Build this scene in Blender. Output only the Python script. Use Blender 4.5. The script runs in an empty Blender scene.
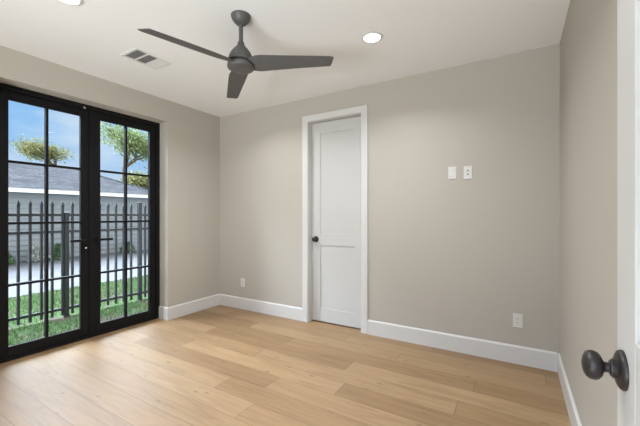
import bpy, bmesh, math, random
from mathutils import Vector, Matrix

random.seed(7)
S = bpy.context.scene
COL = S.collection
PI = math.pi

# ------------------------------------------------------------------ camera
cam_d = bpy.data.cameras.new('camera')
cam = bpy.data.objects.new('camera', cam_d)
COL.objects.link(cam)
cam.location = (0, 0, 1.31)
cam.rotation_euler = (PI / 2, 0, math.radians(30.9))
cam_d.sensor_width = 36.0
cam_d.lens = 329.3 / 640 * 36.0
cam_d.shift_y = 2.0 / 640
cam_d.clip_start = 0.02
cam_d.clip_end = 500
S.camera = cam

# ------------------------------------------------------------------ world / light / exposure
S.view_settings.view_transform = 'Standard'
S.view_settings.look = 'None'
S.view_settings.gamma = 1
S.view_settings.use_curve_mapping = False
S.view_settings.exposure = 0.0

SKY_STRENGTH = 1.0
SUN_STRENGTH = 0.0
DOWNLIGHT_W = 13.5
FILL_W = 370.0
GLOW = 24.0

w = bpy.data.worlds.new('sky')
S.world = w
w.use_nodes = True
nt = w.node_tree
nt.nodes.clear()


def nd(t, kind, **kw):
    n = t.nodes.new(kind)
    for k, v in kw.items():
        setattr(n, k, v)
    return n


def mth(t, op, a, b=None, c=None):
    n = nd(t, 'ShaderNodeMath', operation=op)
    for i, v in enumerate((a, b, c)):
        if v is None:
            continue
        if isinstance(v, (int, float)):
            n.inputs[i].default_value = v
        else:
            t.links.new(v, n.inputs[i])
    return n.outputs[0]


def ramp(t, fac, stops):
    n = nd(t, 'ShaderNodeValToRGB')
    el = n.color_ramp.elements
    while len(el) < len(stops):
        el.new(0.5)
    for e, (p, c) in zip(el, stops):
        e.position = p
        e.color = (*c, 1)
    t.links.new(fac, n.inputs[0])
    return n.outputs[0]


def mixc(t, fac, a, b, mode='MIX'):
    n = nd(t, 'ShaderNodeMix', data_type='RGBA', blend_type=mode)
    for i, v in ((0, fac), (6, a), (7, b)):
        if isinstance(v, (int, float)):
            n.inputs[i].default_value = v
        elif isinstance(v, tuple):
            n.inputs[i].default_value = (*v, 1)
        else:
            t.links.new(v, n.inputs[i])
    return n.outputs[2]


tc = nd(nt, 'ShaderNodeTexCoord')
sx = nd(nt, 'ShaderNodeSeparateXYZ')
nt.links.new(tc.outputs['Generated'], sx.inputs[0])
blue = ramp(nt, sx.outputs[2], [(0.0, (0.50, 0.66, 0.86)), (0.18, (0.34, 0.60, 0.95)),
                                (0.36, (0.24, 0.52, 0.93)), (1.0, (0.10, 0.28, 0.70))])
mp = nd(nt, 'ShaderNodeMapping')
mp.inputs['Scale'].default_value = (2.0, 2.0, 7.0)
nt.links.new(tc.outputs['Generated'], mp.inputs[0])
no = nd(nt, 'ShaderNodeTexNoise')
no.inputs['Scale'].default_value = 1.6
no.inputs['Detail'].default_value = 7
no.inputs['Roughness'].default_value = 0.55
nt.links.new(mp.outputs[0], no.inputs[0])
cl = ramp(nt, no.outputs[0], [(0.46, (0, 0, 0)), (0.70, (1, 1, 1))])
# bright sky band, added out of view to light the room through the door
skyc = mixc(nt, mth(nt, 'MULTIPLY', cl, 0.75), blue, (0.86, 0.90, 0.96))
def smooth(src, a, b):
    n = nd(nt, 'ShaderNodeMapRange', interpolation_type='SMOOTHSTEP')
    n.inputs['From Min'].default_value = a
    n.inputs['From Max'].default_value = b
    nt.links.new(src, n.inputs['Value'])
    return n.outputs[0]


band = mth(nt, 'MULTIPLY', smooth(sx.outputs[2], 0.33, 0.58), smooth(sx.outputs[2], 0.95, 0.70))
side = mth(nt, 'MULTIPLY', smooth(sx.outputs[0], 0.0, -0.32), smooth(sx.outputs[1], 0.65, 0.25))
strong = mth(nt, 'MULTIPLY_ADD', smooth(sx.outputs[1], -0.20, -0.65), 1.6, 0.88)
gv = nd(nt, 'ShaderNodeVectorMath', operation='SCALE')
gv.inputs[0].default_value = tuple(GLOW * c for c in (0.88, 1.0, 1.16))
nt.links.new(strong, gv.inputs['Scale'])
skyc = mixc(nt, mth(nt, 'MULTIPLY', band, side), skyc, gv.outputs[0])
# out-of-view sky brightness added to light the garage siding and fascia
east = nd(nt, 'ShaderNodeMapRange', interpolation_type='SMOOTHSTEP')
east.inputs['From Min'].default_value = 0.0
east.inputs['From Max'].default_value = 0.6
nt.links.new(sx.outputs[0], east.inputs['Value'])
skyc = mixc(nt, east.outputs[0], skyc, (2.4, 2.4, 2.4))
bg = nd(nt, 'ShaderNodeBackground')
nt.links.new(skyc, bg.inputs[0])
bg.inputs[1].default_value = SKY_STRENGTH
wo = nd(nt, 'ShaderNodeOutputWorld')
nt.links.new(bg.outputs[0], wo.inputs[0])

sun_d = bpy.data.lights.new('sun', 'SUN')
sun_d.energy = SUN_STRENGTH
sun_d.angle = math.radians(12)
sun_d.color = (1.0, 0.95, 0.88)
sun = bpy.data.objects.new('sun', sun_d)
COL.objects.link(sun)
sun.rotation_euler = Vector((-0.55, 0.25, -0.8)).to_track_quat('-Z', 'Y').to_euler()


# fill lamp added behind the viewer, out of view, to brighten the ceiling
wl_d = bpy.data.lights.new('ceiling_fill_light', 'AREA')
wl_d.shape = 'RECTANGLE'
wl_d.size, wl_d.size_y = 3.6, 1.4
wl_d.energy = FILL_W
wl_d.color = (0.99, 1.0, 1.01)
wl = bpy.data.objects.new('ceiling_fill_light', wl_d)
COL.objects.link(wl)
wl.location = (-0.8, -3.3, -0.1)            # low outside the added window, aimed up through its panes
wl.rotation_euler = (math.radians(90 + 24), 0, 0)


# ------------------------------------------------------------------ materials
def mat(name, col, rough=0.5, metal=0.0, spec=0.5, noise=None, bump=None):
    m = bpy.data.materials.new(name)
    m.use_nodes = True
    t = m.node_tree
    b = t.nodes['Principled BSDF']
    b.inputs['Base Color'].default_value = (*col, 1)
    b.inputs['Roughness'].default_value = rough
    b.inputs['Metallic'].default_value = metal
    b.inputs['Specular IOR Level'].default_value = spec
    if noise or bump:
        co = nd(t, 'ShaderNodeTexCoord')
    if noise:
        sc, amt = noise
        n = nd(t, 'ShaderNodeTexNoise')
        n.inputs['Scale'].default_value = sc
        n.inputs['Detail'].default_value = 4
        t.links.new(co.outputs['Object'], n.inputs[0])
        lo = tuple(c * (1 - amt) for c in col)
        hi = tuple(min(1, c * (1 + amt)) for c in col)
        t.links.new(ramp(t, n.outputs[0], [(0.3, lo), (0.7, hi)]), b.inputs['Base Color'])
    if bump:
        sc, st = bump
        n = nd(t, 'ShaderNodeTexNoise')
        n.inputs['Scale'].default_value = sc
        n.inputs['Detail'].default_value = 3
        t.links.new(co.outputs['Object'], n.inputs[0])
        bu = nd(t, 'ShaderNodeBump')
        bu.inputs['Strength'].default_value = st
        bu.inputs['Distance'].default_value = 0.01
        t.links.new(n.outputs[0], bu.inputs['Height'])
        t.links.new(bu.outputs[0], b.inputs['Normal'])
    return m


def emit(name, col, strength):
    m = bpy.data.materials.new(name)
    m.use_nodes = True
    b = m.node_tree.nodes['Principled BSDF']
    b.inputs['Base Color'].default_value = (0.9, 0.9, 0.9, 1)
    b.inputs['Emission Color'].default_value = (*col, 1)
    b.inputs['Emission Strength'].default_value = strength
    return m


M_WALL = mat('greige_paint', (0.465, 0.436, 0.387), 0.75, spec=0.25, noise=(1.3, 0.012), bump=(160, 0.05))
M_CEIL = mat('ceiling_paint', (0.81, 0.81, 0.812), 0.85, spec=0.2, bump=(140, 0.04))
M_TRIM = mat('white_trim_paint', (0.63, 0.622, 0.61), 0.42, spec=0.35, noise=(3, 0.01))
M_DOOR = mat('white_door_paint', (0.56, 0.56, 0.55), 0.42, spec=0.35, noise=(2, 0.01))
M_BLACK = mat('black_powder_coat', (0.006, 0.006, 0.007), 0.5, spec=0.2, bump=(300, 0.04))
M_FENCE = mat('black_iron_paint', (0.022, 0.024, 0.028), 0.45, spec=0.4, noise=(9, 0.2))
M_KNOB = mat('oil_rubbed_bronze', (0.028, 0.024, 0.024), 0.40, metal=0.35, spec=0.5, noise=(30, 0.2))
M_FAN = mat('fan_dark_grey', (0.085, 0.085, 0.083), 0.45, spec=0.4, noise=(20, 0.06))
M_BLADE = mat('fan_blade_grey', (0.105, 0.105, 0.105), 0.6, spec=0.25, noise=(14, 0.06))
M_PLATE = mat('white_plastic', (0.66, 0.655, 0.64), 0.35, spec=0.5, noise=(8, 0.01))
M_SLOT = mat('dark_slot', (0.05, 0.05, 0.05), 0.6, noise=(40, 0.1))
M_CHROME = mat('satin_nickel', (0.62, 0.61, 0.59), 0.25, metal=1.0, noise=(40, 0.05))
M_DUCT = mat('duct_grey', (0.22, 0.22, 0.22), 0.7, noise=(20, 0.05))
M_CONC = mat('concrete', (0.15, 0.152, 0.158), 0.9, spec=0.2, noise=(2.5, 0.10), bump=(60, 0.2))
M_FASCIA = mat('fascia_white', (0.80, 0.82, 0.84), 0.5, noise=(4, 0.02))
M_SIDING = mat('pale_blue_grey_siding', (0.225, 0.255, 0.28), 0.6, noise=(3, 0.05))
M_BARK = mat('bark', (0.10, 0.075, 0.055), 0.9, noise=(12, 0.35), bump=(30, 0.5))
M_LENS = emit('lamp_lens', (1.0, 0.95, 0.88), 9.0)


def leafmat(name, a, b):
    m = bpy.data.materials.new(name)
    m.use_nodes = True
    t = m.node_tree
    bs = t.nodes['Principled BSDF']
    g = nd(t, 'ShaderNodeNewGeometry')
    t.links.new(ramp(t, g.outputs['Random Per Island'], [(0.0, a), (1.0, b)]), bs.inputs['Base Color'])
    bs.inputs['Roughness'].default_value = 0.6
    bs.inputs['Specular IOR Level'].default_value = 0.2
    tr = nd(t, 'ShaderNodeBsdfTranslucent')
    t.links.new(ramp(t, g.outputs['Random Per Island'], [(0.0, a), (1.0, b)]), tr.inputs[0])
    mx = nd(t, 'ShaderNodeMixShader')
    mx.inputs[0].default_value = 0.35
    out = t.nodes['Material Output']
    t.links.new(bs.outputs[0], mx.inputs[1])
    t.links.new(tr.outputs[0], mx.inputs[2])
    t.links.new(mx.outputs[0], out.inputs[0])
    return m


M_LEAF_Y = leafmat('leaf_yellow_green', (0.12, 0.14, 0.05), (0.30, 0.28, 0.12))
M_LEAF_G = leafmat('leaf_mid_green', (0.12, 0.19, 0.07), (0.34, 0.38, 0.17))
M_LEAF_D = leafmat('leaf_shrub_green', (0.06, 0.14, 0.06), (0.16, 0.27, 0.12))
M_LEAF_W = leafmat('leaf_pale_bloom', (0.35, 0.40, 0.34), (0.75, 0.75, 0.72))
M_GRASS = leafmat('grass_blade', (0.045, 0.095, 0.030), (0.17, 0.26, 0.10))


def soil_mat():
    m = bpy.data.materials.new('lawn_turf')
    m.use_nodes = True
    t = m.node_tree
    b = t.nodes['Principled BSDF']
    co = nd(t, 'ShaderNodeTexCoord')
    n1 = nd(t, 'ShaderNodeTexNoise')
    n1.inputs['Scale'].default_value = 2.2
    n1.inputs['Detail'].default_value = 6
    n2 = nd(t, 'ShaderNodeTexNoise')
    n2.inputs['Scale'].default_value = 45
    n2.inputs['Detail'].default_value = 3
    for n in (n1, n2):
        t.links.new(co.outputs['Object'], n.inputs[0])
    g = ramp(t, n2.outputs[0], [(0.35, (0.025, 0.05, 0.018)), (0.65, (0.10, 0.16, 0.06))])
    s = ramp(t, n2.outputs[0], [(0.3, (0.07, 0.055, 0.042)), (0.7, (0.15, 0.125, 0.105))])
    f = ramp(t, n1.outputs[0], [(0.50, (0, 0, 0)), (0.60, (1, 1, 1))])
    t.links.new(mixc(t, f, g, s), b.inputs['Base Color'])
    b.inputs['Roughness'].default_value = 0.95
    b.inputs['Specular IOR Level'].default_value = 0.1
    return m


M_SOIL = soil_mat()


def roof_mat():
    m = bpy.data.materials.new('grey_shingles')
    m.use_nodes = True
    t = m.node_tree
    b = t.nodes['Principled BSDF']
    co = nd(t, 'ShaderNodeTexCoord')
    mpp = nd(t, 'ShaderNodeMapping')
    mpp.inputs['Rotation'].default_value = (0, 0, PI / 2)
    t.links.new(co.outputs['Object'], mpp.inputs[0])
    br = nd(t, 'ShaderNodeTexBrick')
    br.inputs['Color1'].default_value = (0.066, 0.069, 0.078, 1)
    br.inputs['Color2'].default_value = (0.108, 0.111, 0.122, 1)
    br.inputs['Mortar'].default_value = (0.045, 0.048, 0.058, 1)
    br.inputs['Scale'].default_value = 1.0
    br.inputs['Brick Width'].default_value = 0.30
    br.inputs['Row Height'].default_value = 0.14
    br.inputs['Mortar Size'].default_value = 0.008
    t.links.new(mpp.outputs[0], br.inputs[0])
    n = nd(t, 'ShaderNodeTexNoise')
    n.inputs['Scale'].default_value = 14
    n.inputs['Detail'].default_value = 5
    t.links.new(co.outputs['Object'], n.inputs[0])
    k = ramp(t, n.outputs[0], [(0.3, (0.7, 0.7, 0.7)), (0.7, (1.3, 1.3, 1.3))])
    t.links.new(mixc(t, 1.0, br.outputs[0], k, 'MULTIPLY'), b.inputs['Base Color'])
    b.inputs['Roughness'].default_value = 1.0
    b.inputs['Specular IOR Level'].default_value = 0.05
    return m


M_ROOF = roof_mat()


def floor_mat():
    m = bpy.data.materials.new('oak_planks')
    m.use_nodes = True
    t = m.node_tree
    L = t.links
    b = t.nodes['Principled BSDF']
    co = nd(t, 'ShaderNodeTexCoord')
    s = nd(t, 'ShaderNodeSeparateXYZ')
    L.new(co.outputs['Object'], s.inputs[0])
    X, Y = s.outputs[0], s.outputs[1]
    W, LEN = 0.19, 1.75
    ry = mth(t, 'DIVIDE', mth(t, 'ADD', Y, 10.05), W)
    row = mth(t, 'FLOOR', ry)
    fy = mth(t, 'SUBTRACT', ry, row)
    wn = nd(t, 'ShaderNodeTexWhiteNoise', noise_dimensions='1D')
    L.new(row, wn.inputs['W'])
    rx = mth(t, 'ADD', mth(t, 'DIVIDE', mth(t, 'ADD', X, 20), LEN), mth(t, 'MULTIPLY', wn.outputs[0], 5))
    ix = mth(t, 'FLOOR', rx)
    fx = mth(t, 'SUBTRACT', rx, ix)
    cv = nd(t, 'ShaderNodeCombineXYZ')
    L.new(row, cv.inputs[0])
    L.new(ix, cv.inputs[1])
    wn2 = nd(t, 'ShaderNodeTexWhiteNoise', noise_dimensions='2D')
    L.new(cv.outputs[0], wn2.inputs['Vector'])
    pid = wn2.outputs[0]
    # seams
    ey = mth(t, 'MULTIPLY', mth(t, 'MINIMUM', fy, mth(t, 'SUBTRACT', 1.0, fy)), W)
    ex = mth(t, 'MULTIPLY', mth(t, 'MINIMUM', fx, mth(t, 'SUBTRACT', 1.0, fx)), LEN)
    e = mth(t, 'MINIMUM', ey, ex)
    seam = nd(t, 'ShaderNodeMapRange')
    seam.inputs['From Min'].default_value = 0.0010
    seam.inputs['From Max'].default_value = 0.0036
    L.new(e, seam.inputs['Value'])
    # grain: noise stretched along the plank, shifted per plank
    gv = nd(t, 'ShaderNodeCombineXYZ')
    L.new(mth(t, 'ADD', X, mth(t, 'MULTIPLY', pid, 37)), gv.inputs[0])
    L.new(mth(t, 'MULTIPLY', Y, 11), gv.inputs[1])
    L.new(mth(t, 'MULTIPLY', pid, 91), gv.inputs[2])
    g1 = nd(t, 'ShaderNodeTexNoise')
    g1.inputs['Scale'].default_value = 1.7
    g1.inputs['Detail'].default_value = 7
    g1.inputs['Roughness'].default_value = 0.6
    g1.inputs['Distortion'].default_value = 0.8
    L.new(gv.outputs[0], g1.inputs[0])
    gv2 = nd(t, 'ShaderNodeCombineXYZ')
    L.new(mth(t, 'MULTIPLY', X, 5), gv2.inputs[0])
    L.new(mth(t, 'MULTIPLY', Y, 120), gv2.inputs[1])
    L.new(mth(t, 'MULTIPLY', pid, 51), gv2.inputs[2])
    g2 = nd(t, 'ShaderNodeTexNoise')
    g2.inputs['Scale'].default_value = 1.0
    g2.inputs['Detail'].default_value = 4
    L.new(gv2.outputs[0], g2.inputs[0])
    base = ramp(t, pid, [(0.0, (0.240, 0.146, 0.069)), (0.35, (0.280, 0.172, 0.083)),
                         (0.7, (0.300, 0.190, 0.095)), (1.0, (0.335, 0.218, 0.114))])
    k1 = ramp(t, g1.outputs[0], [(0.25, (0.74, 0.71, 0.67)), (0.5, (1.0, 1.0, 1.0)), (0.75, (1.16, 1.17, 1.18))])
    k2 = ramp(t, g2.outputs[0], [(0.3, (0.94, 0.93, 0.92)), (0.7, (1.05, 1.05, 1.05))])
    c = mixc(t, 1.0, base, k1, 'MULTIPLY')
    c = mixc(t, 1.0, c, k2, 'MULTIPLY')
    # knots
    kv = nd(t, 'ShaderNodeCombineXYZ')
    L.new(mth(t, 'ADD', mth(t, 'MULTIPLY', X, 1.0), mth(t, 'MULTIPLY', pid, 13)), kv.inputs[0])
    L.new(mth(t, 'MULTIPLY', Y, 2.4), kv.inputs[1])
    vo = nd(t, 'ShaderNodeTexVoronoi', voronoi_dimensions='2D')
    vo.inputs['Scale'].default_value = 1.9
    L.new(kv.outputs[0], vo.inputs[0])
    kn = ramp(t, mth(t, 'ADD', vo.outputs[0], mth(t, 'MULTIPLY', mth(t, 'SUBTRACT', g2.outputs[0], 0.5), 0.10)),
              [(0.012, (1, 1, 1)), (0.060, (0, 0, 0))])
    c = mixc(t, mth(t, 'MULTIPLY', kn, 0.85), c, (0.17, 0.105, 0.065))
    c = mixc(t, seam.outputs[0], mixc(t, 0.7, c, (0.13, 0.08, 0.045)), c)
    L.new(c, b.inputs['Base Color'])
    L.new(ramp(t, g1.outputs[0], [(0.2, (0.42, 0.42, 0.42)), (0.8, (0.52, 0.52, 0.52))]), b.inputs['Roughness'])
    b.inputs['Specular IOR Level'].default_value = 0.65
    bu = nd(t, 'ShaderNodeBump')
    bu.inputs['Strength'].default_value = 0.25
    bu.inputs['Distance'].default_value = 0.002
    L.new(mth(t, 'ADD', seam.outputs[0], mth(t, 'MULTIPLY', g2.outputs[0], 0.25)), bu.inputs['Height'])
    L.new(bu.outputs[0], b.inputs['Normal'])
    return m


M_FLOOR = floor_mat()


def glass_mat():
    m = bpy.data.materials.new('clear_glass')
    m.use_nodes = True
    t = m.node_tree
    t.nodes.remove(t.nodes['Principled BSDF'])
    tr = nd(t, 'ShaderNodeBsdfTransparent')
    tr.inputs[0].default_value = (0.97, 0.985, 0.98, 1)
    gl = nd(t, 'ShaderNodeBsdfGlossy')
    gl.inputs['Roughness'].default_value = 0.01
    fr = nd(t, 'ShaderNodeFresnel')
    fr.inputs[0].default_value = 1.18
    mx = nd(t, 'ShaderNodeMixShader')
    t.links.new(fr.outputs[0], mx.inputs[0])
    t.links.new(tr.outputs[0], mx.inputs[1])
    t.links.new(gl.outputs[0], mx.inputs[2])
    t.links.new(mx.outputs[0], t.nodes['Material Output'].inputs[0])
    return m


M_GLASS = glass_mat()


# ------------------------------------------------------------------ helpers
class MB:
    """Collects shapes (in the coordinates of the scene) and links them as ONE mesh object."""

    def __init__(s):
        s.bm = bmesh.new()

    def box(s, x0, x1, y0, y1, z0, z1):
        vs = [s.bm.verts.new((x, y, z)) for x in (x0, x1) for y in (y0, y1) for z in (z0, z1)]
        for q in ((0, 1, 3, 2), (4, 6, 7, 5), (0, 4, 5, 1), (2, 3, 7, 6), (0, 2, 6, 4), (1, 5, 7, 3)):
            s.bm.faces.new([vs[i] for i in q])
        return s

    def lathe(s, prof, origin, axis=(0, 0, 1), n=40, sy=1.0, cap=True):
        """prof: list of (radius, distance along axis)."""
        o = Vector(origin)
        a = Vector(axis).normalized()
        u = a.orthogonal().normalized()
        v = a.cross(u)
        rings = []
        for r, h in prof:
            if r < 1e-6:
                rings.append([s.bm.verts.new(o + a * h)])
            else:
                rings.append([s.bm.verts.new(o + a * h + (u * math.cos(2 * PI * i / n) + v * sy * math.sin(2 * PI * i / n)) * r)
                              for i in range(n)])
        for A, B in zip(rings, rings[1:]):
            for i in range(n):
                j = (i + 1) % n
                if len(A) == 1 and len(B) == 1:
                    continue
                if len(A) == 1:
                    s.bm.faces.new((A[0], B[i], B[j]))
                elif len(B) == 1:
                    s.bm.faces.new((A[i], B[0], A[j]))
                else:
                    s.bm.faces.new((A[i], B[i], B[j], A[j]))
        for ring, first in ((rings[0], True), (rings[-1], False)):
            if len(ring) > 1 and cap:
                s.bm.faces.new(ring if first else ring[::-1])
        return s

    def tube(s, p0, p1, r0, r1=None, n=8):
        p0, p1 = Vector(p0), Vector(p1)
        r1 = r0 if r1 is None else r1
        return s.lathe([(r0, 0), (r1, (p1 - p0).length)], p0, p1 - p0, n)

    def poly(s, pts):
        s.bm.faces.new([s.bm.verts.new(p) for p in pts])
        return s

    def prism(s, pts, d):
        """closed prism: polygon pts (3-D) extruded by vector d"""
        d = Vector(d)
        A = [s.bm.verts.new(p) for p in pts]
        B = [s.bm.verts.new(Vector(p) + d) for p in pts]
        s.bm.faces.new(A)
        s.bm.faces.new(B[::-1])
        k = len(pts)
        for i in range(k):
            j = (i + 1) % k
            s.bm.faces.new((A[i], B[i], B[j], A[j]))
        return s

    def loft(s, secs):
        """secs: list of closed sections with the same number of points; capped"""
        R = [[s.bm.verts.new(p) for p in sec] for sec in secs]
        k = len(R[0])
        for A, B in zip(R, R[1:]):
            for i in range(k):
                j = (i + 1) % k
                s.bm.faces.new((A[i], A[j], B[j], B[i]))
        s.bm.faces.new(R[0])
        s.bm.faces.new(R[-1][::-1])
        return s

    def build(s, name, m, parent=None, bevel=0.0, smooth=False, seg=2, recalc=True):
        me = bpy.data.meshes.new(name)
        if recalc:
            bmesh.ops.recalc_face_normals(s.bm, faces=s.bm.faces)
        if parent is not None:
            off = Vector((0, 0, 0))
            p = parent
            while p is not None:
                off += p.location
                p = p.parent
            bmesh.ops.translate(s.bm, vec=-off, verts=s.bm.verts)
        s.bm.to_mesh(me)
        s.bm.free()
        me.materials.append(m)
        o = bpy.data.objects.new(name, me)
        COL.objects.link(o)
        if parent is not None:
            o.parent = parent
        if bevel:
            b = o.modifiers.new('bevel', 'BEVEL')
            b.width = bevel
            b.segments = seg
            b.limit_method = 'ANGLE'
            b.angle_limit = math.radians(40)
        if smooth:
            for p in me.polygons:
                p.use_smooth = True
            try:
                me.set_sharp_from_angle(angle=math.radians(38))
            except Exception:
                pass
        return o


def tag(o, label, cat, group=None, kind=None):
    if label:
        o['label'] = label
    if cat:
        o['category'] = cat
    if group:
        o['group'] = group
    if kind:
        o['kind'] = kind
    return o


def empty(name, loc, label, cat, group=None, kind=None):
    o = bpy.data.objects.new(name, None)
    o.empty_display_size = 0.1
    COL.objects.link(o)
    o.location = loc
    return tag(o, label, cat, group, kind)


def copy_tree(o, parent=None):
    c = o.copy()
    COL.objects.link(c)
    if parent is not None:
        c.parent = parent
    for ch in [q for q in bpy.data.objects if q.parent == o]:
        copy_tree(ch, c)
    return c


# ------------------------------------------------------------------ room dimensions (metres)
XL, XR, YB, YF, H = -3.735, 0.305, 3.385, -1.35, 2.74
XO = -4.03                                   # outer face of the left wall
DY0, DY1, DZ = 0.965, 2.545, 2.475           # opening of the french door
CX0, CX1, CZ = -2.193, -1.487, 2.46          # opening of the closet door

# ------------------------------------------------------------------ shell
tag(MB().box(XO, XR + .15, YF - .15, YB + .6, -.12, 0).build('floor', M_FLOOR),
    'light oak wide plank floor with knots running across the room', 'floor', kind='structure')
tag(MB().box(XO, XR + .15, YF - .15, YB + .6, H, H + .2).build('ceiling', M_CEIL),
    'flat white painted ceiling over the whole room', 'ceiling', kind='structure')
lw = MB()
lw.box(XO, XL, YF - .15, DY0, 0, H).box(XO, XL, DY1, YB + .6, 0, H).box(XO, XL, DY0, DY1, DZ, H)
tag(lw.build('wall_left', M_WALL), 'greige wall on the left with the deep black door opening', 'wall', kind='structure')
bw = MB()
bw.box(XL, CX0, YB, YB + .12, 0, H).box(CX1, XR, YB, YB + .12, 0, H).box(CX0, CX1, YB, YB + .12, CZ, H)
bw.box(CX0 - .3, CX1 + .3, YB + .48, YB + .6, 0, H)       # back of the closet
bw.box(CX0 - .3, CX0 - .2, YB + .12, YB + .48, 0, H).box(CX1 + .2, CX1 + .3, YB + .12, YB + .48, 0, H)
tag(bw.build('wall_back', M_WALL), 'wide greige wall at the back around the tall white closet door', 'wall', kind='structure')
tag(MB().box(XR, XR + .15, YF - .15, YB + .6, 0, H).build('wall_right', M_WALL),
    'greige wall on the right running back from the open door', 'wall', kind='structure')
WX0, WX1, WZ0, WZ1 = -2.7, .1, .35, 2.5   # unseen window added behind the viewer to admit the fill light
fw = MB().box(XL, WX0, YF - .15, YF, 0, H).box(WX1, XR, YF - .15, YF, 0, H).box(WX0, WX1, YF - .15, YF, 0, WZ0).box(WX0, WX1, YF - .15, YF, WZ1, H).box(0.165, XR, -0.03, 0.085, 0, H)
tag(fw.build('wall_front', M_WALL), 'greige wall behind the viewer with the stub that carries the open door', 'wall', kind='structure')

wn_ = MB()
for a in (WX0, (WX0 + WX1) / 2 - .025, WX1 - .05):
    wn_.box(a, a + .05, YF - .12, YF - .06, WZ0, WZ1)
for a, c in ((WX0 + .05, (WX0 + WX1) / 2 - .025), ((WX0 + WX1) / 2 + .025, WX1 - .05)):
    wn_.box(a, c, YF - .12, YF - .06, WZ0, WZ0 + .05).box(a, c, YF - .12, YF - .06, WZ1 - .05, WZ1)
win = tag(wn_.build('added_window', M_TRIM), 'white framed window added unseen behind the viewer to admit fill light', 'window', kind='structure')
MB().box(WX0 + .01, WX1 - .01, YF - .095, YF - .09, WZ0 + .01, WZ1 - .01).build('glass_pane', M_GLASS, win)

BH, BT = 0.160, 0.016


def base_profile(p0, p1, nrm):
    """baseboard running from p0 to p1 (xy), thickness towards nrm"""
    p0, p1, nrm = Vector((*p0, 0)), Vector((*p1, 0)), Vector((*nrm, 0))
    pr = [(0, 0.0), (BT, 0.0), (BT, BH - .014), (BT * .55, BH - .004), (BT * .35, BH), (0, BH)]
    A = [p0 + nrm * a + Vector((0, 0, b)) for a, b in pr]
    return A, p1 - p0


PROF = [(0.0005, 0.0), (BT, 0.0), (BT, BH - .014), (BT * .55, BH - .004), (BT * .35, BH), (0.0005, BH)]
b = MB()
b.loft([[(-3.893, DY1 - a, c) for a, c in PROF], [(XL + a, DY1 - a, c) for a, c in PROF], [(XL + a, YB - .0005, c) for a, c in PROF]])
b.loft([[(-3.893, DY0 + a, c) for a, c in PROF], [(XL + a, DY0 + a, c) for a, c in PROF], [(XL + a, YF, c) for a, c in PROF]])
tag(b.build('baseboard_left', M_TRIM, bevel=.0015), 'tall white baseboard on the left wall, turning into the black door recess', 'baseboard', kind='structure')
b = MB()
A, d = base_profile((XL + BT, YB), (-2.271, YB), (0, -1)); b.prism(A, d)
A, d = base_profile((-1.409, YB), (XR - BT, YB), (0, -1)); b.prism(A, d)
tag(b.build('baseboard_back', M_TRIM, bevel=.0015), 'tall white baseboard along the back wall on both sides of the closet door', 'baseboard', kind='structure')
b = MB()
A, d = base_profile((XR, 0.085), (XR, YB), (-1, 0)); b.prism(A, d)
tag(b.build('baseboard_right', M_TRIM, bevel=.0015), 'tall white baseboard along the right wall', 'baseboard', kind='structure')

# oak sill strip in front of the french door
tag(MB().box(-3.894, -3.862, DY0 + BT, DY1 - BT, 0, .0035).build('trim_1', M_FLOOR, bevel=.001),
    'narrow oak sill strip along the foot of the black glazed door', 'sill', kind='structure')

# ------------------------------------------------------------------ door_1 : black steel french door
FX0, FX1 = -3.985, -3.895                    # frame depth
d1 = empty('door_1', (-3.94, (DY0 + DY1) / 2, 0), 'black steel framed double glass door with eight panes a leaf in the left wall', 'door', kind='structure')
f = MB()
FW = 0.050
f.box(FX0, FX1, DY0, DY0 + FW, 0, DZ).box(FX0, FX1, DY1 - FW, DY1, 0, DZ)
f.box(FX0, FX1, DY0 + FW, DY1 - FW, DZ - FW, DZ).box(FX0, FX1, DY0 + FW, DY1 - FW, 0, .028)
f.build('frame', M_BLACK, d1, bevel=.003)


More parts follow.
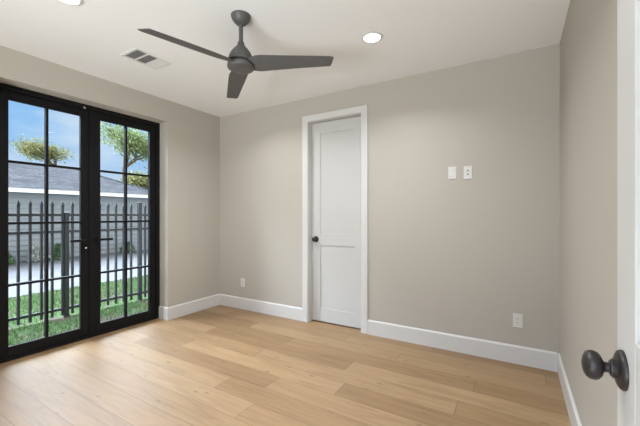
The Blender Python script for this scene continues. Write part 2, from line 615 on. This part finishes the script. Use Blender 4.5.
def leaf(y0, y1, gy0, gy1, hand):
    x0, x1 = -3.965, -3.907
    z0, z1, gz0, gz1 = .034, DZ - FW - .005, .118, 2.352
    m = MB()
    m.box(x0, x1, y0, gy0, z0, z1).box(x0, x1, gy1, y1, z0, z1)
    m.box(x0, x1, gy0, gy1, z0, gz0).box(x0, x1, gy0, gy1, gz1, z1)
    L = m.build('door_leaf', M_BLACK, d1, bevel=.003)
    bars = MB()
    cy = (gy0 + gy1) / 2
    bars.box(x0 + .012, x1 - .006, cy - .0105, cy + .0105, gz0, gz1)
    for k in (1, 2, 3):
        z = gz0 + (gz1 - gz0) * k / 4
        bars.box(x0 + .0125, x1 - .0065, gy0, cy - .0105, z - .0105, z + .0105)
        bars.box(x0 + .0125, x1 - .0065, cy + .0105, gy1, z - .0105, z + .0105)
    bars.build('muntin_grid', M_BLACK, L)
    bead = MB()
    t = .008
    bead.box(x1 - .012, x1 - .002, gy0, gy0 + t, gz0, gz1).box(x1 - .012, x1 - .002, gy1 - t, gy1, gz0, gz1)
    bead.box(x1 - .012, x1 - .002, gy0 + t, gy1 - t, gz0, gz0 + t).box(x1 - .012, x1 - .002, gy0 + t, gy1 - t, gz1 - t, gz1)
    bead.build('glazing_bead', M_BLACK, L)
    gl = MB().box(-3.939, -3.934, gy0 - .006, gy1 + .006, gz0 - .006, gz1 + .006)
    gl.build('glass_pane', M_GLASS, L)
    # lever handle
    hy = gy1 + .034 if hand < 0 else gy0 - .042
    h = MB()
    h.box(x1, x1 + .007, hy - .017, hy + .017, .93, 1.085)
    h.lathe([(.011, 0), (.011, .045)], (x1 + .006, hy, 1.046), (1, 0, 0), 20)
    s = -1 if hand < 0 else 1
    h.box(x1 + .038, x1 + .054, min(hy - s * .012, hy + s * .155), max(hy - s * .012, hy + s * .155), 1.034, 1.058)
    h.build('lever_handle', M_BLACK, L, bevel=.003)
    if hand < 0:
        c = MB().lathe([(.010, 0), (.010, .010), (.007, .012)], (x1 + .006, hy, .962), (1, 0, 0), 20)
        tag(c.build('lock_cylinder', M_CHROME, L, smooth=True), 'small bright metal lock cylinder', None)
    return L


leaf(DY0 + FW + .004, 1.753, 1.090, 1.676, -1)
leaf(1.757, DY1 - FW - .004, 1.848, 2.428, 1)
# meeting-stile cover and top catch
MB().box(-3.906, -3.897, 1.742, 1.790, .034, DZ - FW - .005).build('astragal', M_BLACK, d1, bevel=.002)
c = MB().box(-3.895, -3.884, 1.682, 1.706, DZ - .052, DZ - .030)
tag(c.build('top_catch', M_CHROME, d1, bevel=.002), 'small metal catch on the head of the frame', None)


# ------------------------------------------------------------------ shaker door slabs
def slab_mb(w0, w1, z0, z1, t, stile, rails):
    """two-panel shaker door in local (u along width, v thickness, z); rails = list of (z0,z1) solid bands"""
    m = MB()
    rec = .009
    m.box(w0, w1, rec, t - rec, z0, z1)
    for a, c in ((0, rec), (t - rec, t)):
        m.box(w0, w0 + stile, a, c, z0, z1).box(w1 - stile, w1, a, c, z0, z1)
        for r0, r1 in rails:
            m.box(w0 + stile, w1 - stile, a, c, r0, r1)
    return m


RAILS = [(.012, .175), (.942, 1.085), (2.305, 2.440)]


def knob_mb(center, axis):
    k = MB()
    k.lathe([(.0, 0), (.0155, .001), (.0155, .019), (.0145, .021), (.0095, .022), (.0095, .029), (.0125, .031),
             (.020, .034), (.0258, .039), (.0283, .046), (.0274, .053), (.0238, .0585), (.016, .0625), (.007, .0645), (0, .065)],
            center, axis, 40)
    return k


def rose_mb(center, axis):
    return MB().lathe([(.0375, 0), (.0375, .004), (.035, .008), (.029, .011), (.018, .012), (.018, .018), (.0, .018)], center, axis, 44)


# door_2 : closet door in the back wall
d2 = empty('door_2', ((CX0 + CX1) / 2, YB, 0), 'tall white two panel closet door with a dark knob in the back wall', 'door', kind='structure')
cs = MB()
CW, CT = .072, .019
cs.box(-2.271, CX0 - .006, YB - CT, YB, 0, 2.522).box(CX1 + .006, -1.409, YB - CT, YB, 0, 2.522)
cs.box(CX0 - .006, CX1 + .006, YB - CT, YB, CZ - .004, 2.522)
cs.build('casing', M_TRIM, d2, bevel=.003)
jb = MB()
JT = .018
jb.box(CX0 - .012, CX0 + .004, YB - .012, YB + .12, 0, CZ).box(CX1 - .004, CX1 + .012, YB - .012, YB + .12, 0, CZ)
jb.box(CX0 + .004, CX1 - .004, YB - .012, YB + .12, CZ - .012, CZ + .006)
jb.build('jamb', M_TRIM, d2)
sm = slab_mb(CX0 + .007, CX1 - .007, .012, 2.440, .035, .118, RAILS)
bmesh.ops.translate(sm.bm, vec=(0, YB + .078, 0), verts=sm.bm.verts)
sl = sm.build('door_slab', M_DOOR, d2, bevel=.002)
kc = (CX0 + .064, YB + .078, 1.013)
kb = knob_mb(kc, (0, -1, 0)).build('door_knob', M_KNOB, sl, smooth=True)
tag(kb, 'dark bronze knob', None)
tag(rose_mb(kc, (0, -1, 0)).build('rosette', M_KNOB, sl, smooth=True), 'dark bronze rosette', None)

# door_3 : the open door beside the camera, seen along its face
DX, DE = .178, .903
d3 = empty('door_3', (DX + .0175, .09, 0), 'white open door at the right edge of the view, dark round knob facing in', 'door', kind='structure')
sm = slab_mb(0, .813, .012, 2.440, .035, .122, RAILS)
for v in sm.bm.verts:
    u, t_, z = v.co
    v.co = (DX + t_, DE - u, z)
s3 = sm.build('door_slab', M_DOOR, d3, bevel=.002)
kc = (DX, DE - .050, 1.008)
tag(knob_mb(kc, (-1, 0, 0)).build('door_knob', M_KNOB, s3, smooth=True), 'dark bronze round knob', None)
tag(rose_mb(kc, (-1, 0, 0)).build('rosette', M_KNOB, s3, smooth=True), 'dark bronze round rosette', None)
kc2 = (DX + .035, DE - .050, 1.008)
kb3 = MB().lathe([(.033, 0), (.033, .006), (.012, .008), (.012, .028), (.024, .034), (.027, .044), (.022, .054), (.008, .058), (0, .059)],
                 kc2, (1, 0, 0), 36)
tag(kb3.build('door_knob', M_KNOB, s3, smooth=True), 'dark bronze knob on the far face', None)
for z in (.25, 1.23, 2.2):
    hg = MB().lathe([(.007, 0), (.007, .09)], (DX - .003, .087, z - .045), (0, 0, 1), 14)
    hg.box(DX - .002, DX + .020, .0855, .0895, z - .045, z + .045)
    hg.build('hinge', M_KNOB, d3)


# ------------------------------------------------------------------ recessed lights
def make_downlight(x, y, label):
    r = empty('recessed_ceiling_light', (x, y, H), label, 'ceiling light', 'recessed ceiling lights')
    MB().lathe([(.066, -.0005), (.085, -.0005), (.088, -.003), (.086, -.006), (.070, -.010), (.066, -.010), (.066, -.0005)],
               (x, y, H), (0, 0, 1), 48, cap=False).build('trim_ring', M_PLATE, r, smooth=True)
    MB().lathe([(.0, -.0085), (.05, -.0085), (.0655, -.006), (.0655, -.0005), (0, -.0005)], (x, y, H), (0, 0, 1), 48).build('lens', M_LENS, r, smooth=True)
    ld = bpy.data.lights.new('lamp', 'AREA')
    ld.shape = 'DISK'
    ld.size = .13
    ld.energy = DOWNLIGHT_W
    ld.color = (0.975, 1.0, 1.03)
    ld.spread = math.radians(140)
    lo = bpy.data.objects.new('lamp', ld)
    COL.objects.link(lo)
    lo.parent = r
    lo.location = (0, 0, -.014)
    return r


dl = make_downlight(-1.0, 2.485, 'round recessed ceiling light between the fan and the back wall, right of the fan')
for (x, y, lb) in ((-2.53, 1.0, 'round recessed ceiling light at the top edge, nearest the black glass door'),
                   (-2.507, 2.50, 'round recessed ceiling light hidden behind the fan towards the room corner'),
                   (-1.0, 1.0, 'round recessed ceiling light overhead, outside the top of the view')):
    q = copy_tree(dl)
    q.location = (x, y, H)
    q['label'] = lb

# ------------------------------------------------------------------ ceiling register
vr = empty('ceiling_vent', (-2.90, 1.765, H), 'white rectangular air register in the ceiling left of the fan', 'vent')
vx0, vx1, vy0, vy1 = -3.035, -2.785, 1.605, 1.945
m = MB()
fl, th = .024, .008
m.box(vx0, vx1, vy0, vy0 + fl, H - th, H).box(vx0, vx1, vy1 - fl, vy1, H - th, H)
m.box(vx0, vx0 + fl, vy0 + fl, vy1 - fl, H - th, H).box(vx1 - fl, vx1, vy0 + fl, vy1 - fl, H - th, H)
sec = (vy1 - vy0 - 2 * fl - 2 * .016) / 3
ys = [vy0 + fl + i * (sec + .016) for i in range(3)]
for y in ys[1:]:
    m.box(vx0 + fl, vx1 - fl, y - .016, y, H - th, H)
m.build('register_frame', M_PLATE, vr, bevel=.002)
MB().box(vx0 + fl, vx1 - fl, vy0 + fl, vy1 - fl, H - .002, H - .0005).build('duct_opening', M_DUCT, vr)
for i, y in enumerate(ys):
    lv = MB()
    n = 8
    for k in range(n):
        if i < 2:
            x = vx0 + fl + (vx1 - vx0 - 2 * fl) * (k + .5) / n
            s_ = .006
            lv.prism([(x + s_, y, H - .0075), (x + s_ - .0012, y, H - .0075), (x - s_, y, H - .002), (x - s_ + .0012, y, H - .002)], (0, sec, 0))
        else:
            yy = y + sec * (k + .5) / n
            s_ = .0055
            lv.prism([(vx0 + fl, yy - s_, H - .002), (vx0 + fl, yy - s_ + .0012, H - .002), (vx0 + fl, yy + s_, H - .0075), (vx0 + fl, yy + s_ - .0012, H - .0075)],
                     (vx1 - vx0 - 2 * fl, 0, 0))
    lv.build('louvre_section', M_PLATE, vr)

# ------------------------------------------------------------------ ceiling fan
FX, FY, FZ = -1.702, 1.738, 2.385
fan = empty('ceiling_fan', (FX, FY, H), 'dark grey three blade ceiling fan hanging from the white ceiling', 'ceiling fan')
MB().lathe([(.070, 0), (.070, -.006), (.066, -.020), (.055, -.040), (.038, -.058), (.024, -.066), (0, -.066)], (FX, FY, H), (0, 0, 1), 48).build('canopy', M_FAN, fan, smooth=True)
MB().lathe([(.0150, -.060), (.0150, -.200)], (FX, FY, H), (0, 0, 1), 24).build('downrod', M_FAN, fan, smooth=True)
MB().lathe([(.018, .165), (.023, .163), (.026, .145), (.034, .131), (.052, .113), (.070, .088), (.083, .061), (.090, .036), (.091, .024), (.070, .020), (.0, .020)],
           (FX, FY, FZ), (0, 0, 1), 56).build('motor_housing', M_FAN, fan, smooth=True)
MB().lathe([(.0, .021), (.068, .021), (.068, .006), (.092, .004), (.096, -.002), (.096, -.016), (.090, -.026), (.076, -.033), (.050, -.037), (0, -.038)],
           (FX, FY, FZ), (0, 0, 1), 56).build('bottom_cap', M_FAN, fan, smooth=True)


def blade(ang):
    """ang: direction in the plane (radians from +X)"""
    mb = MB()
    st = [(.062, -.045, .050, 20), (.095, -.062, .062, 19), (.130, -.075, .069, 18), (.170, -.079, .069, 17), (.260, -.075, .066, 15),
          (.420, -.067, .058, 13), (.560, -.060, .051, 12), (.640, -.056, .047, 11), (.652, -.054, .024, 11), (.664, -.051, -.010, 11), (.672, -.049, -.036, 11)]
    u = Vector((math.cos(ang), math.sin(ang), 0))
    v = Vector((-math.sin(ang), math.cos(ang), 0))
    secs = []
    for r, a, c, pitch in st:
        tp = -math.tan(math.radians(pitch))
        sec_ = []
        tk = .006
        N = 7
        top = []
        bot = []
        for k in range(N):
            q = a + (c - a) * k / (N - 1)
            e = 1 - (2 * k / (N - 1) - 1) ** 2
            base = u * r + v * q + Vector((FX, FY, FZ + .004 - .020 * (r / .67) ** 1.5 + q * tp))
            top.append(base + Vector((0, 0, .0012 + tk * .5 * e)))
            bot.append(base - Vector((0, 0, .0012 + tk * .5 * e)))
        secs.append(top + bot[::-1])
    mb.loft(secs)
    return mb.build('blade', M_BLADE, fan, smooth=True)


# blade headings measured about the camera's own forward/right, turned into the room
for a in (222, 98, 339.5):
    t = math.radians(a)
    fwd, lat = math.cos(t), math.sin(t)
    ya = math.radians(30.9)
    dx = -math.sin(ya) * fwd + math.cos(ya) * lat
    dy = math.cos(ya) * fwd + math.sin(ya) * lat
    blade(math.atan2(dy, dx))


# ------------------------------------------------------------------ wall plates on the back wall
def plate(name, x, z, label, cat, kind):
    r = empty(name, (x, YB, z), label, cat)
    MB().box(x - .037, x + .037, YB - .007, YB, z - .060, z + .060).build('cover_plate', M_PLATE, r, bevel=.003)
    y = YB - .007
    if kind == 'switch':
        MB().box(x - .0165, x + .0165, y - .002, y, z - .033, z + .033).build('rocker_frame', M_PLATE, r, bevel=.001)
        MB().prism([(x - .014, y - .001, z - .030), (x - .014, y - .0075, z - .030), (x - .014, y - .003, z + .0), (x - .014, y - .0035, z + .030), (x - .014, y - .001, z + .030)],
                   (.028, 0, 0)).build('rocker', M_PLATE, r, bevel=.0006)
    elif kind == 'duplex':
        for dz in (.0195, -.0195):
            f_ = MB().lathe([(.0165, 0), (.0165, .0025), (.0155, .003), (0, .003)], (x, y, z + dz), (0, -1, 0), 28).build('receptacle', M_PLATE, r)
            sl_ = MB()
            sl_.box(x - .0075, x - .0050, y - .0034, y - .0029, z + dz - .001, z + dz + .009)
            sl_.box(x + .0045, x + .0070, y - .0034, y - .0029, z + dz, z + dz + .008)
            sl_.lathe([(.0028, 0), (.0028, .0005)], (x, y - .0029, z + dz - .0075), (0, -1, 0), 12)
            tag(sl_.build('slots', M_SLOT, f_), 'dark socket holes', None)
        MB().lathe([(.003, 0), (.003, .0012), (0, .0016)], (x, y, z), (0, -1, 0), 14).build('screw', M_CHROME, r)
    else:                                     # data plate with two dark jacks
        for dz in (.017, -.017):
            j = MB().box(x - .011, x + .011, y - .003, y, z + dz - .011, z + dz + .011).build('jack', M_PLATE, r, bevel=.001)
            tag(MB().box(x - .006, x + .006, y - .0036, y - .0029, z + dz - .006, z + dz + .005).build('jack_opening', M_SLOT, j), 'dark opening', None)
        for dz in (.048, -.048):
            MB().lathe([(.003, 0), (.003, .0012), (0, .0016)], (x, y, z + dz), (0, -1, 0), 14).build('screw', M_CHROME, r)
    return r


plate('wall_switch', -.536, 1.716, 'white rocker switch plate high on the back wall, left of the pair', 'switch', 'switch')
plate('wall_jack_plate', -.398, 1.711, 'white plate with two dark jacks high on the back wall, right of the pair', 'wall plate', 'jack')
plate('power_outlet', .005, .381, 'white power outlet low on the back wall near the right corner', 'outlet', 'duplex')
plate('power_outlet', -3.277, .368, 'white power outlet low on the back wall left of the closet door', 'outlet', 'duplex')

# ------------------------------------------------------------------ outside : ground
G = -.15
XP0, XP1 = -7.62, -13.05                      # driveway edges
tag(MB().box(XP0, XO - .02, -8, 20, G - .2, G).build('lawn', M_SOIL), 'strip of green lawn between the black door and the driveway', 'lawn', kind='structure')
tag(MB().box(XP1, XP0, -10, 26, G - .2, G + .012).build('driveway', M_CONC), 'pale grey concrete driveway beyond the iron fence', 'driveway', kind='structure')
tag(MB().box(-60, XP1, -30, 60, G - .2, G - .01).build('ground', M_SOIL), 'grassy ground around and behind the garage', 'ground', kind='structure')
gr = MB()
rnd = random.Random(3)
for k in range(15000):
    x = rnd.uniform(XP0 + .02, -4.12)
    y = rnd.uniform(0.9, 5.2)
    dens = .5 + .5 * math.sin(x * 3.1 + 1.3 * math.sin(y * 2.2)) * math.cos(y * 2.7 + x)
    if abs(x - (-5.57)) < .06:
        continue
    if -5.9 < x < -5.3 and rnd.random() > .25 + .5 * dens:
        continue
    h = rnd.uniform(.025, .06) * (1.25 if x < -5.9 else 1)
    a = rnd.uniform(0, 2 * PI)
    wv = Vector((math.cos(a), math.sin(a), 0)) * rnd.uniform(.003, .006)
    ln = Vector((rnd.uniform(-1, 1), rnd.uniform(-1, 1), 0)) * h * .7
    p = Vector((x, y, G - .002))
    gr.poly([p - wv, p + wv, p + wv * .55 + ln * .45 + Vector((0, 0, h * .65)), p + ln + Vector((0, 0, h)), p - wv * .55 + ln * .45 + Vector((0, 0, h * .65))])
tag(gr.build('grass', M_GRASS, recalc=False), 'short green grass growing on the lawn under the iron fence', 'grass', kind='stuff')

# ------------------------------------------------------------------ iron fence
FXX = -5.57
fc = empty('iron_fence', (FXX, 2.6, G), 'black iron picket fence with pointed tips standing on the lawn outside', 'fence')
PW = .014
first = None
posts = [-0.25, 2.192, 3.268, 5.70]
for k in range(-12, 32):
    y = 1.660 + .1217 * k
    if any(abs(y - p_) < .035 and p_ != 2.192 for p_ in posts):
        continue
    if first is None:
        m = MB()
        m.box(FXX - PW, FXX + PW, y - PW, y + PW, G + .03, 1.430)
        q = PW * 1.35
        secs = []
        for z, s_ in ((1.430, PW), (1.436, q), (1.446, q), (1.452, PW * .9), (1.463, PW * 1.15), (1.499, PW * .25), (1.504, .0008)):
            secs.append([(FXX - s_, y - s_, z), (FXX + s_, y - s_, z), (FXX + s_, y + s_, z), (FXX - s_, y + s_, z)])
        m.loft(secs)
        first = m.build('picket', M_FENCE, fc)
        fy0 = y
    else:
        c = first.copy()
        COL.objects.link(c)
        c.parent = fc
        c.location = (0, y - fy0, 0)
for z in (1.31, 1.075, -.03):
    MB().box(FXX - .019, FXX + .019, -.6, 6.3, z - .018, z + .018).build('rail', M_FENCE, fc, bevel=.002)
for y, zt in zip(posts, (1.51, 1.335, 1.51, 1.51)):
    m = MB().box(FXX - .027, FXX + .027, y - .027, y + .027, G - .02, zt)
    m.loft([[(FXX - s_, y - s_, z), (FXX + s_, y - s_, z), (FXX + s_, y + s_, z), (FXX - s_, y + s_, z)]
            for z, s_ in ((zt, .030), (zt + .010, .030), (zt + .016, .016))])
    m.build('post', M_FENCE, fc)

# ------------------------------------------------------------------ garage
GX, GY1, GY0 = -13.2, 8.35, -14.0
EZ0, EZ1 = 2.00, 2.145
ga = empty('garage', (GX - 2.4, 0, G), 'long low pale garage with lap siding and grey hip roof beyond the driveway', 'garage')
wm = MB().box(GX - 4.6, GX - .03, GY0, GY1, G - .1, EZ0)
z = G
while z < EZ0 - .02:
    z2 = min(z + .165, EZ0)
    wm.prism([(GX - .03, GY0, z + .022), (GX, GY0, z + .022), (GX - .026, GY0, z2), (GX - .03, GY0, z2)], (0, GY1 - GY0, 0))
    z += .165
wm.build('siding_wall', M_SIDING, ga)
MB().box(GX - .04, GX + .02, GY1 - .05, GY1 + .02, G, EZ0).build('corner_board', M_FASCIA, ga)
EX = -12.88
fm = MB()
fm.box(EX - .03, EX, GY0 - .3, 8.72, EZ0, EZ1)
fm.box(GX - 4.9, EX - .03, 8.69, 8.72, EZ0, EZ1)
fm.box(GX - .1, EX - .03, GY0 - .3, 8.69, EZ0 + .01, EZ0 + .03)
fm.build('fascia', M_FASCIA, ga)
RD = 2.50
RX, RZ = EX - RD, EZ1 + RD * .42
ey0, ey1 = GY0 - .35, 8.76
A_ = (EX + .03, ey0, EZ1 - .01); B_ = (EX + .03, ey1, EZ1 - .01)
C_ = (RX - RD - .03, ey1, EZ1 - .01); D_ = (RX - RD - .03, ey0, EZ1 - .01)
R0 = (RX, ey0 + RD, RZ); R1 = (RX, 6.23, RZ)
rm = MB()
vs = [rm.bm.verts.new(p) for p in (A_, B_, C_, D_, R0, R1)]
for q in ((0, 1, 5, 4), (1, 2, 5), (2, 3, 4, 5), (3, 0, 4), (3, 2, 1, 0)):
    rm.bm.faces.new([vs[i] for i in q])
rm.build('hip_roof', M_ROOF, ga)
rc = MB()
for p, q in ((R0, R1), (R1, B_)):
    rc.tube(Vector(p) + Vector((0, 0, .01)), Vector(q) + Vector((0, 0, .01)), .035, n=6)
rc.build('ridge_cap', M_ROOF, ga)


# ------------------------------------------------------------------ plants
def leaves_at(mb, p, n, spread, size, rnd):
    for _ in range(n):
        c = Vector(p) + Vector((rnd.gauss(0, spread), rnd.gauss(0, spread), rnd.gauss(0, spread * .7)))
        a = Vector((rnd.uniform(-1, 1), rnd.uniform(-1, 1), rnd.uniform(-.6, .9))).normalized()
        u = a.orthogonal().normalized() * size * rnd.uniform(.35, .6)
        v = a.cross(u).normalized() * size * rnd.uniform(.7, 1.2)
        mb.poly([c - v, c + u * .8 - v * .2, c + v, c - u * .8 - v * .2])


def tree(name, base, height, crown_r, crown_z, seed, lm, label, nleaf, lsize, lspread, depth=4, sy=1.0, sz=1.0, sx=1.0):
    rnd = random.Random(seed)
    r = empty(name, base, label, 'tree', 'trees behind the garage')
    B = Vector(base)
    wood = MB()
    tips = []

    def grow(p, d, ln, rad, lev):
        e = p + d * ln
        wood.tube(p, e, rad * 1.25, rad * .9, 7)
        if lev >= 2:
            tips.append(p.lerp(e, .6))
            tips.append(e)
        if lev == depth:
            return
        for _ in range(rnd.choice((2, 3)) if lev else 4):
            nd_ = (d + Vector((rnd.uniform(-1, 1), rnd.uniform(-1, 1), rnd.uniform(-.25, .55))) * .95).normalized()
            grow(e, nd_, ln * rnd.uniform(.62, .82), rad * .62, lev + 1)

    trunk = MB()
    th = crown_z - base[2]
    trunk.lathe([(.22 * height / 6, -.1), (.16 * height / 6, .3), (.12 * height / 6, th)], B, (0, 0, 1), 12)
    trunk.build('trunk', M_BARK, r, smooth=True)
    grow(B + Vector((0, 0, th - .05)), Vector((0, 0, 1)), crown_r * .38, .075 * height / 6, 0)
    top = B + Vector((0, 0, th - .05))

    def squash(p):
        q = Vector(p) - top
        return top + Vector((q.x * sx, q.y * sy, q.z * sz))
    for v in wood.bm.verts:
        v.co = squash(v.co)
    tips = [squash(p) for p in tips]
    wood.build('branches', M_BARK, r)
    lf = MB()
    for p in tips:
        leaves_at(lf, p, nleaf, lspread, lsize, rnd)
    lf.build('foliage', lm, r, recalc=False)
    return r


def shrub(x, y, rx, h, seed, lm, label, n=500):
    rnd = random.Random(seed)
    r = empty('shrub', (x, y, G), label, 'shrub', 'shrubs along the garage wall')
    st = MB()
    for _ in range(7):
        a = rnd.uniform(0, 2 * PI)
        st.tube((x, y, G - .02), (x + math.cos(a) * rx * .6, y + math.sin(a) * rx * .6, G + h * rnd.uniform(.55, .85)), .009, .004, 5)
    st.build('stems', M_BARK, r)
    lf = MB()
    for _ in range(n):
        a, q, t_ = rnd.uniform(0, 2 * PI), math.sqrt(rnd.random()), rnd.random()
        rr = rx * q * (1 - .55 * t_)
        leaves_at(lf, (x + math.cos(a) * rr, y + math.sin(a) * rr, G + .04 + t_ * h * .95), 1, .01, .05, rnd)
    lf.build('foliage', lm, r, recalc=False)


tree('yellowing_tree', (-20.2, 7.45, G), 5.6, 2.0, 3.3, 11, M_LEAF_Y, 'sparse yellow green tree with bare branches behind the garage roof, left', 13, .07, .22, sy=1.5, sz=.66)
tree('leafy_tree', (-17.0, 9.2, G), 6.2, 2.4, 2.7, 23, M_LEAF_G, 'fuller green tree behind the roof hip, seen through the right leaf', 20, .085, .32, sy=1.6, sz=1.15)
tree('leafy_tree', (-22.0, 13.6, G), 5.0, 2.4, 1.9, 31, M_LEAF_Y, 'pale low tree at the far end behind the garage hip', 34, .14, .3, sy=1.2, sz=.8)
shrub(-12.72, 4.30, .30, .52, 5, M_LEAF_W, 'pale flowering shrub against the garage siding')
shrub(-12.75, 4.85, .28, .50, 6, M_LEAF_D, 'green shrub against the garage siding, right of the pale one')
shrub(-12.75, 3.45, .32, .38, 8, M_LEAF_D, 'low green shrub against the garage siding, left of the pale one')
shrub(-12.75, 7.0, .30, .42, 9, M_LEAF_D, 'green shrub against the garage siding, seen through the right leaf')
